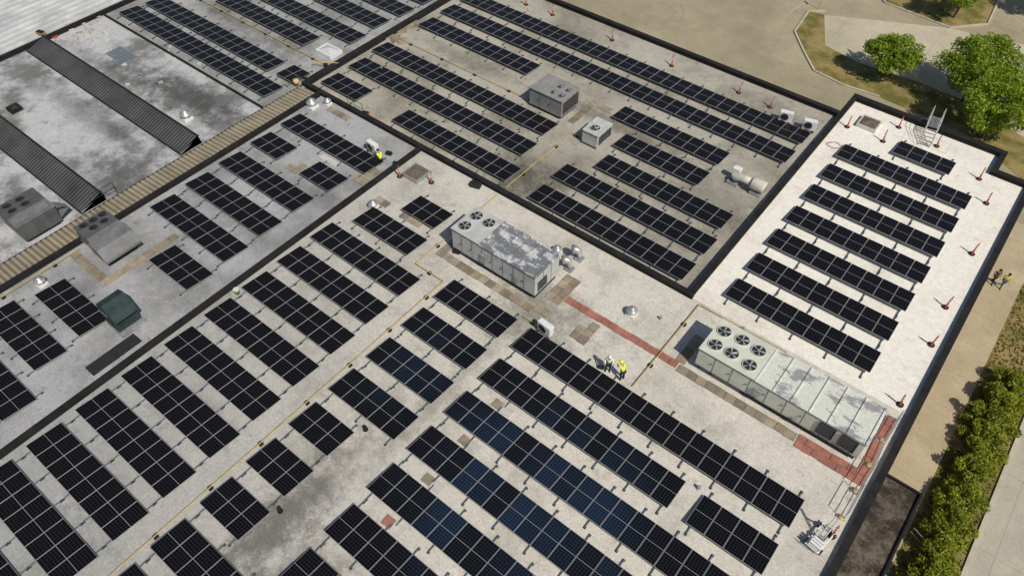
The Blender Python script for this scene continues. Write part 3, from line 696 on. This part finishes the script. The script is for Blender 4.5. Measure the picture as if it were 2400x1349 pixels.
x, y = W(1930,1258); t = thing('hoist_cart', 'white wheeled hoist cart with upright mast at the lower right corner', 'hoist', (x-.1, y-.2, 0), R(80)); t.scale = (.72,.75,.85)
f = MB()
for s_ in (-.45,.45): f.box(-1.2,1.0,s_-.05,s_+.05,.25,.35)
for q in (-1.2,-.3,.9): f.box(q,q+.1,-.4,.4,.26,.34)
f.build('chassis', M['white'], t)
for q in (-.9,.7):
    for s_ in (-.55,.55): MB().lathe([(.001,-.05),(.2,-.05),(.22,0),(.2,.05),(.001,.05)],0,0,16,0,Matrix.Translation((q,s_,.22)) @ Matrix.Rotation(R(90),4,'X')).build('wheel', M['black'], t)
mm = MB(); mm.tube([(-.1,-.15,.35),(.6,-.1,2.2)], .045, 8); mm.tube([(-.1,.15,.35),(.6,.1,2.2)], .045, 8)
for k in range(6): q = k/5; mm.tube([(-.1+.7*q,-.14,.35+1.85*q),(-.1+.7*q,.14,.35+1.85*q)], .025, 6)
mm.tube([(.8,-.3,.35),(.4,-.1,1.5)], .035, 6); mm.tube([(.8,.3,.35),(.4,.1,1.5)], .035, 6); mm.build('mast', M['white'], t)
MB().lathe([(.001,-.2),(.16,-.2),(.16,.2),(.001,.2)],0,0,14,0,Matrix.Translation((-.25,0,.6)) @ Matrix.Rotation(R(90),4,'X')).build('winch_drum', M['galv'], t)
for k in range(3): MB().box(-1.15+k*.22,-.98+k*.22,-.35,.35,.36,.8).build('counterweight', M['white'], t)
MB().tube([(-1.2,-.3,.3),(-1.4,-.3,.9),(-1.4,.3,.9),(-1.2,.3,.3)], .025, 6).build('push_handle', M['white'], t)
for (px, py, rz, lab) in ((250,470,R(90),'black metal railing beside the left strip unit'), (835,262,R(0),'low black railing at the tip of the left strip')):
    x, y = W(px, py); t = thing('roof_railing', lab, 'railing', (x, y, .1), rz)
    f = MB(); f.tube([(-.9,0,0),(-.9,0,1.0),(.9,0,1.0),(.9,0,0)], .025, 6); f.tube([(-.9,0,.5),(.9,0,.5)], .02, 6); f.tube([(0,0,0),(0,0,1.0)], .02, 6); f.build('rail_frame', M['black'], t)
x, y = W(2160,1290,G); t = thing('hand_rail', 'grey metal handrail on the pavement beside the hedge', 'railing', (x, y, G), R(10))
f = MB(); f.tube([(-.9,.6,.02),(-.9,.6,1.0),(.9,-.6,1.0),(.9,-.6,.02)], .03, 6); f.tube([(-.9,.6,.5),(.9,-.6,.5)], .025, 6); f.build('rail_frame', M['galv'], t)

# ------------------------------------------------------------------ people
def skinmesh(name, pts, edges, mat, parent, sub=2, loc=(0,0,0)):
    names = list(pts); me = bpy.data.meshes.new(name)
    me.from_pydata([pts[n][0] for n in names], [(names.index(a), names.index(b)) for a, b in edges], [])
    me.materials.append(mat); o = link(name, me, parent, loc)
    sk = o.modifiers.new('s', 'SKIN'); sk.use_smooth_shade = True
    for i, n in enumerate(names):
        r = pts[n][1]; me.skin_vertices[0].data[i].radius = (r, r) if not isinstance(r, tuple) else r
        me.skin_vertices[0].data[i].use_root = (i == 0)
    if sub: sb = o.modifiers.new('u', 'SUBSURF'); sb.levels = sub; sb.render_levels = sub
    return o
STAND = dict(pelvis=(0,0,.95), spine=(0,0,1.15), chest=(0,0,1.36), neck=(0,.01,1.5), head=(0,.03,1.64), top=(0,.02,1.73),
   hipL=(.1,0,.9), kneeL=(.12,.04,.5), ankL=(.13,0,.1), toeL=(.15,.17,.04), hipR=(-.1,0,.9), kneeR=(-.12,.03,.5), ankR=(-.13,-.03,.1), toeR=(-.16,.13,.04),
   shL=(.19,0,1.42), elL=(.27,-.03,1.14), wrL=(.24,.16,.98), shR=(-.19,0,1.42), elR=(-.27,-.03,1.14), wrR=(-.25,.1,.92))
WALK = dict(STAND, kneeL=(.1,.2,.52), ankL=(.1,.28,.1), toeL=(.11,.45,.05), kneeR=(-.1,-.02,.5), ankR=(-.1,-.32,.16), toeR=(-.1,-.2,.04), elL=(.25,-.15,1.16), wrL=(.24,-.05,.93), elR=(-.25,.05,1.16), wrR=(-.22,.26,1.02))
BEND = dict(STAND, spine=(0,.08,1.13), chest=(0,.22,1.3), neck=(0,.3,1.4), head=(0,.38,1.5), top=(0,.42,1.59), shL=(.19,.24,1.35), shR=(-.19,.24,1.35), elL=(.22,.4,1.1), elR=(-.22,.4,1.1), wrL=(.12,.6,1.0), wrR=(-.12,.6,.98))
KNEEL = dict(pelvis=(0,-.12,.42), spine=(0,-.02,.62), chest=(0,.12,.82), neck=(0,.2,.96), head=(0,.27,1.09), top=(0,.3,1.18),
   hipL=(.1,-.1,.4), kneeL=(.16,.3,.46), ankL=(.16,.22,.08), toeL=(.17,.38,.04), hipR=(-.1,-.1,.4), kneeR=(-.16,.22,.07), ankR=(-.15,-.22,.08), toeR=(-.15,-.36,.04),
   shL=(.19,.13,.88), elL=(.24,.36,.68), wrL=(.14,.56,.6), shR=(-.19,.13,.88), elR=(-.24,.34,.64), wrR=(-.12,.55,.5))
def person(x, y, z, rz, J, lab, top, legs, hat, armskin=False, sc_=.86):
    t = thing('person', lab, 'person', (x, y, z), rz); t.scale = (sc_, sc_, sc_)
    P = {}
    rad = dict(pelvis=.11, spine=.1, chest=.12, neck=.055, head=.095, top=.07, hipL=.085, kneeL=.055, ankL=.04, toeL=.035, hipR=.085, kneeR=.055, ankR=.04, toeR=.035, shL=.055, elL=.042, wrL=.03, shR=.055, elR=.042, wrR=.03)
    for k, v in J.items(): P[k] = (v, rad[k])
    E = [('pelvis','spine'),('spine','chest'),('chest','neck'),('neck','head'),('head','top')]
    for s in 'LR': E += [('pelvis','hip'+s),('hip'+s,'knee'+s),('knee'+s,'ank'+s),('ank'+s,'toe'+s),('chest','sh'+s),('sh'+s,'el'+s),('el'+s,'wr'+s)]
    for s, sx in (('L',1),('R',-1)):
        w = Vector(J['wr'+s]); d = (w-Vector(J['el'+s])).normalized(); side = d.cross(Vector((0,0,1)) if abs(d.z) < .9 else Vector((0,1,0))).normalized(); up = side.cross(d).normalized()
        pal = w+d*.07; P['pal'+s] = (tuple(pal), (.03,.018)); E.append(('wr'+s,'pal'+s))
        for q, (off, L) in enumerate(((-.03,.055),(-.01,.07),(.011,.066),(.03,.05))):
            a = pal+side*off+d*.03; b = a+d*L*.55-up*.008; c = b+d*L*.35-up*.025
            P[f'a{q}{s}'] = (tuple(a), .010); P[f'b{q}{s}'] = (tuple(b), .009); P[f'c{q}{s}'] = (tuple(c), .008)
            E += [('pal'+s, f'a{q}{s}'), (f'a{q}{s}', f'b{q}{s}'), (f'b{q}{s}', f'c{q}{s}')]
        th = w+d*.03+side*.035*(-sx); P['th'+s] = (tuple(th), .012); th2 = th+d*.04+side*.02*(-sx); P['tt'+s] = (tuple(th2), .010); E += [('wr'+s,'th'+s),('th'+s,'tt'+s)]
    hd = Vector(J['head']); fd = (Vector((0,1,0))+(Vector((0,0,-.6)) if J is not STAND and J is not WALK else Vector((0,0,0)))).normalized()
    P['nose'] = (tuple(hd+fd*.108), .014); E.append(('head','nose'))
    skinmesh('body', P, E, M['skin'], t, 1)
    f = MB()
    for sx in (-.032,.032):
        e = hd+fd*.092+Vector((sx,0,.02)); f.box(e.x-.012,e.x+.012,e.y-.008,e.y+.008,e.z-.006,e.z+.006)
    e = hd+fd*.094+Vector((0,0,-.045)); f.box(e.x-.025,e.x+.025,e.y-.006,e.y+.006,e.z-.004,e.z+.004)
    f.build('face', M['hair'], t)
    T = {k: (J[k], rad[k]+.025) for k in ('pelvis','spine','chest','shL','shR')}; T['pelvis'] = (J['pelvis'], (.165,.12)); T['spine'] = (J['spine'], (.15,.115)); T['chest'] = (J['chest'], (.17,.125))
    ET = [('pelvis','spine'),('spine','chest'),('chest','shL'),('chest','shR')]
    for s in 'LR':
        e = J['el'+s] if not armskin else tuple(Vector(J['sh'+s]).lerp(Vector(J['el'+s]), .6)); T['el'+s] = (e, .062); ET.append(('sh'+s,'el'+s))
        if not armskin: T['wr'+s] = (J['wr'+s], .045); ET.append(('el'+s,'wr'+s))
    skinmesh('jacket', T, ET, top, t, 1)
    L = {'pelvis': (tuple(Vector(J['pelvis'])+Vector((0,0,-.02))), (.15,.13))}; EL = []
    for s in 'LR':
        L['hip'+s] = (J['hip'+s], .105); L['knee'+s] = (J['knee'+s], .078); L['ank'+s] = (J['ank'+s], .062)
        EL += [('pelvis','hip'+s),('hip'+s,'knee'+s),('knee'+s,'ank'+s)]
        a = Vector(J['ank'+s]); b = Vector(J['toe'+s]); MB().tube([a+(a-b)*.3-Vector((0,0,.02)), a.lerp(b,.5), b], [.055,.055,.042], 8).build('boot', M['black'], t)
    skinmesh('trousers', L, EL, legs, t, 1)
    c = Vector(J['top'])
    MB().lathe([(.145,-.04),(.12,-.035),(.118,.02),(.09,.075),(.04,.1),(.001,.105)], c.x, c.y, 16, 0, Matrix.Translation((0,0,c.z-.03))).build('helmet' if hat is not M['hair'] else 'hair', hat, t, smooth=True)
    return t
x, y = W(1424,868); person(x, y, 0, R(200), STAND, 'standing worker in a pale reflective jacket, left of the pair', M['hiviz2'], M['denim'], M['white'])
x, y = W(1457,888); person(x, y, 0, R(60), BEND, 'worker in a yellow hi-vis jacket leaning forward, right of the pair', M['hiviz'], M['denim'], M['hiviz'])
x, y = W(893,380); person(x, y, 0, R(70), KNEEL, 'kneeling worker in a hi-vis vest by the white condenser', M['hiviz'], M['denim'], M['hair'], True)
x, y = W(2345,672,G); person(x, y, G, R(-160), WALK, 'pedestrian in a yellow shirt and blue trousers walking on the pavement', M['yshirt'], M['blue'], M['hair'], True)
x, y = W(2324,662,G); person(x, y, G, R(-150), WALK, 'pedestrian in dark clothes walking beside the building', M['dark'], M['denim'], M['hair'], True)

# ------------------------------------------------------------------ vegetation
def leaves(m, c, rad, n, size, rnd=random):
    for _ in range(n):
        while True:
            p = Vector((rnd.uniform(-1,1), rnd.uniform(-1,1), rnd.uniform(-1,1)))
            if .35 < p.length < 1: break
        q = Vector((p.x*rad[0], p.y*rad[1], p.z*rad[2]))+c
        a = Vector((rnd.gauss(0,1), rnd.gauss(0,1), rnd.gauss(0,.7))).normalized(); b = a.cross(Vector((rnd.gauss(0,1), rnd.gauss(0,1), rnd.gauss(.7,1)))).normalized()
        s = size*rnd.uniform(.6,1.2)
        m.add([q-a*s, q-b*s*.6, q+a*s, q+b*s*.6], [(0,1,2,3)])
def tree(px, py, h, cr, label, n=5500, mat='leaf', clumps=26, size=.14):
    x, y = W(px, py, G); t = thing('leafy_tree', label, 'tree', (x, y, G), 0, 'trees beyond the building')
    tk = MB(); tk.tube([(0,0,0),(.05,.05,h*.2),(.0,.1,h*.42),(.1,.0,h*.7)], [.16,.13,.1,.05], 8)
    m = MB(); cz = h*.62
    for k in range(clumps):
        while True:
            p = Vector((random.uniform(-1,1), random.uniform(-1,1), random.uniform(-1,1)))
            if p.length < 1: break
        c = Vector((p.x*cr*.85, p.y*cr*.85, cz+p.z*h*.32)); rr = cr*random.uniform(.13,.32)
        leaves(m, c, (rr, rr*random.uniform(.7,1.2), rr*.7), int(n/clumps*(rr/cr/.22)**1.6), size)
        if k < 12: tk.tube([(.0,.08,h*random.uniform(.3,.45)), tuple((Vector((0,0,cz))+c)/2), tuple(c)], [.06,.04,.015], 5)
    tk.build('trunk', M['bark'], t); m.build('crown', M[mat], t)
tree(2070,182,4.8,2.7,'smaller round tree on the grass island beside the path', 6000, clumps=46)
tree(2255,238,6.6,4.1,'large bushy tree at the top right by the concrete pad', 15000, clumps=90)
tree(2300,325,6.2,3.7,'bushy tree overhanging the bike racks behind the right wing', 12500, clumps=80)
tree(2235,42,5.5,3.0,'tree cut by the top frame edge at right', 6000, clumps=40)
tree(2440,40,6.0,3.0,'tree cut by the right frame edge at the top', 5000, clumps=40)
for k in range(11):
    yy = 22.5+k*1.98+random.uniform(-.2,.2); r_ = random.uniform(1.25,1.5)
    t = thing('hedge_shrub', OR[k]+' leafy shrub from the bottom of the hedge beside the pavement', 'shrub', (9.15+random.uniform(-.2,.2), yy, G), 0, 'shrubs of the pavement hedge')
    m = MB()
    for q in range(24):
        a = random.random()*6.28; d = random.uniform(0,.9)*r_; rr = random.uniform(.3,.55)
        leaves(m, Vector((d*math.cos(a), d*math.sin(a), random.uniform(.5,1.6)-d*.2)), (rr,rr,rr*.8), int(330*(rr/.5)**2), .10)
    m.build('foliage', M['leafh'], t)
    s = MB()
    for q in range(5): a = q*1.26; s.tube([(0,0,0),(.25*math.cos(a),.25*math.sin(a),.6),(.5*math.cos(a),.5*math.sin(a),1.2)], [.04,.03,.012], 5)
    s.build('stem', M['bark'], t)
def tufts(polyfn, n, nm, lab):
    m = MB()
    for _ in range(n):
        x, y = polyfn(); a = random.random()*3.14; s = random.uniform(.05,.14); h = random.uniform(.06,.2)
        m.add([(x-s*math.cos(a), y-s*math.sin(a), G+.03), (x+s*math.cos(a), y+s*math.sin(a), G+.03), (x+random.uniform(-.08,.08), y+random.uniform(-.08,.08), G+.03+h)], [(0,1,2)])
    o = m.build(nm, M['leafg']); o['kind'] = 'stuff'; tag(o, lab, 'grass')
tufts(lambda: (random.uniform(7.55,10.65), random.uniform(20,60)), 4500, 'grass_tufts', 'short weedy grass tufts in the bed beside the pavement')
x, y = W(2285,300,G)
for k in range(4):
    t = thing('bicycle', 'parked dark bicycle under the bushy tree', 'bicycle', (x+.6*k, y+.15*k-.6, G), R(80+random.uniform(-8,8)), 'parked bicycles under the tree')
    for q in (-.5,.5):
        T = Matrix.Translation((q,0,.34)) @ Matrix.Rotation(R(90),4,'X'); MB().lathe([(.34,-.02),(.34,.02),(.3,.02),(.3,-.02),(.34,-.02)],0,0,18,0,T).build('wheel', M['black'], t)
    MB().tube([(-.5,0,.34),(-.2,0,.75),(.35,0,.8),(0,0,.32),(-.2,0,.75)], .02, 6).tube([(.35,0,.8),(.5,0,.34)], .02, 6).build('frame', M['teal'], t)
    MB().tube([(.33,-.25,.98),(.38,0,.95),(.33,.25,.98)], .015, 6).tube([(.37,0,.8),(.38,0,.95)], .015, 6).build('handlebar', M['black'], t)
    MB().box(-.32,-.1,-.06,.06,.85,.9).box(-.21,-.19,-.01,.01,.74,.85).build('saddle', M['black'], t)
def sign(px, py, lab, mat, hgt, kind):
    x, y = W(px, py, G); t = thing('road_sign', lab, 'sign', (x, y, G), R(-50)); MB().tube([(0,0,0),(0,0,hgt)], .035, 8).build('post', M['galv'], t)
    T = Matrix.Translation((0,-.05,hgt-.25)) @ Matrix.Rotation(R(90),4,'X')
    if kind == 8: MB().lathe([(.001,.0),(.36,.0),(.36,.02),(.001,.02)],0,0,8,0,T).build('plate', mat, t)
    else: MB().box(-.25,.25,-.07,-.045,hgt-.7,hgt).build('plate', mat, t)
sign(1918,22,'red octagonal sign on a post at the kerb tip', M['signr'], 2.3, 8)
sign(2252,45,'white rectangular sign on a post under the top tree', M['signw'], 2.2, 4)
sign(2018,135,'white rectangular sign beside the smaller round tree', M['signw'], 2.0, 4)

# ------------------------------------------------------------------ light, camera
el = R(50); sx, sy = .95, -.31; q = math.hypot(sx, sy); sx /= q; sy /= q
w = bpy.data.worlds.new('World'); sc.world = w; w.use_nodes = True; nt = w.node_tree
bg = nt.nodes['Background']; st = nt.nodes.new('ShaderNodeTexSky'); st.sky_type = 'NISHITA'; st.sun_disc = False
st.sun_elevation = el; st.sun_rotation = math.atan2(sx, sy); nt.links.new(st.outputs[0], bg.inputs[0]); bg.inputs[1].default_value = .062
L = bpy.data.lights.new('Sun', 'SUN'); L.energy = 3.5; L.angle = R(.5); L.color = (1, .94, .83)
lo = bpy.data.objects.new('Sun', L); COL.objects.link(lo)
lo.rotation_euler = Vector((-sx*math.cos(el), -sy*math.cos(el), -math.sin(el))).to_track_quat('-Z', 'Y').to_euler()
cam = bpy.data.cameras.new('Camera'); co = bpy.data.objects.new('Camera', cam); COL.objects.link(co); sc.camera = co
cam.sensor_width = 36; cam.lens = 36*FPX/2400; cam.clip_end = 2000; cam.clip_start = .5
Rr = Vector((RV[0], RV[1], 0)); Fw = Vector((FV[0], FV[1], 0)); U = Vector((0,0,1))
fwd = Fw*CT-U*ST; up = Fw*ST+U*CT
mt = Matrix((Rr, up, -fwd)).transposed().to_4x4(); mt.translation = (0,0,H); co.matrix_world = mt
sc.view_settings.view_transform = 'Standard'; sc.view_settings.look = 'None'; sc.view_settings.exposure = 0
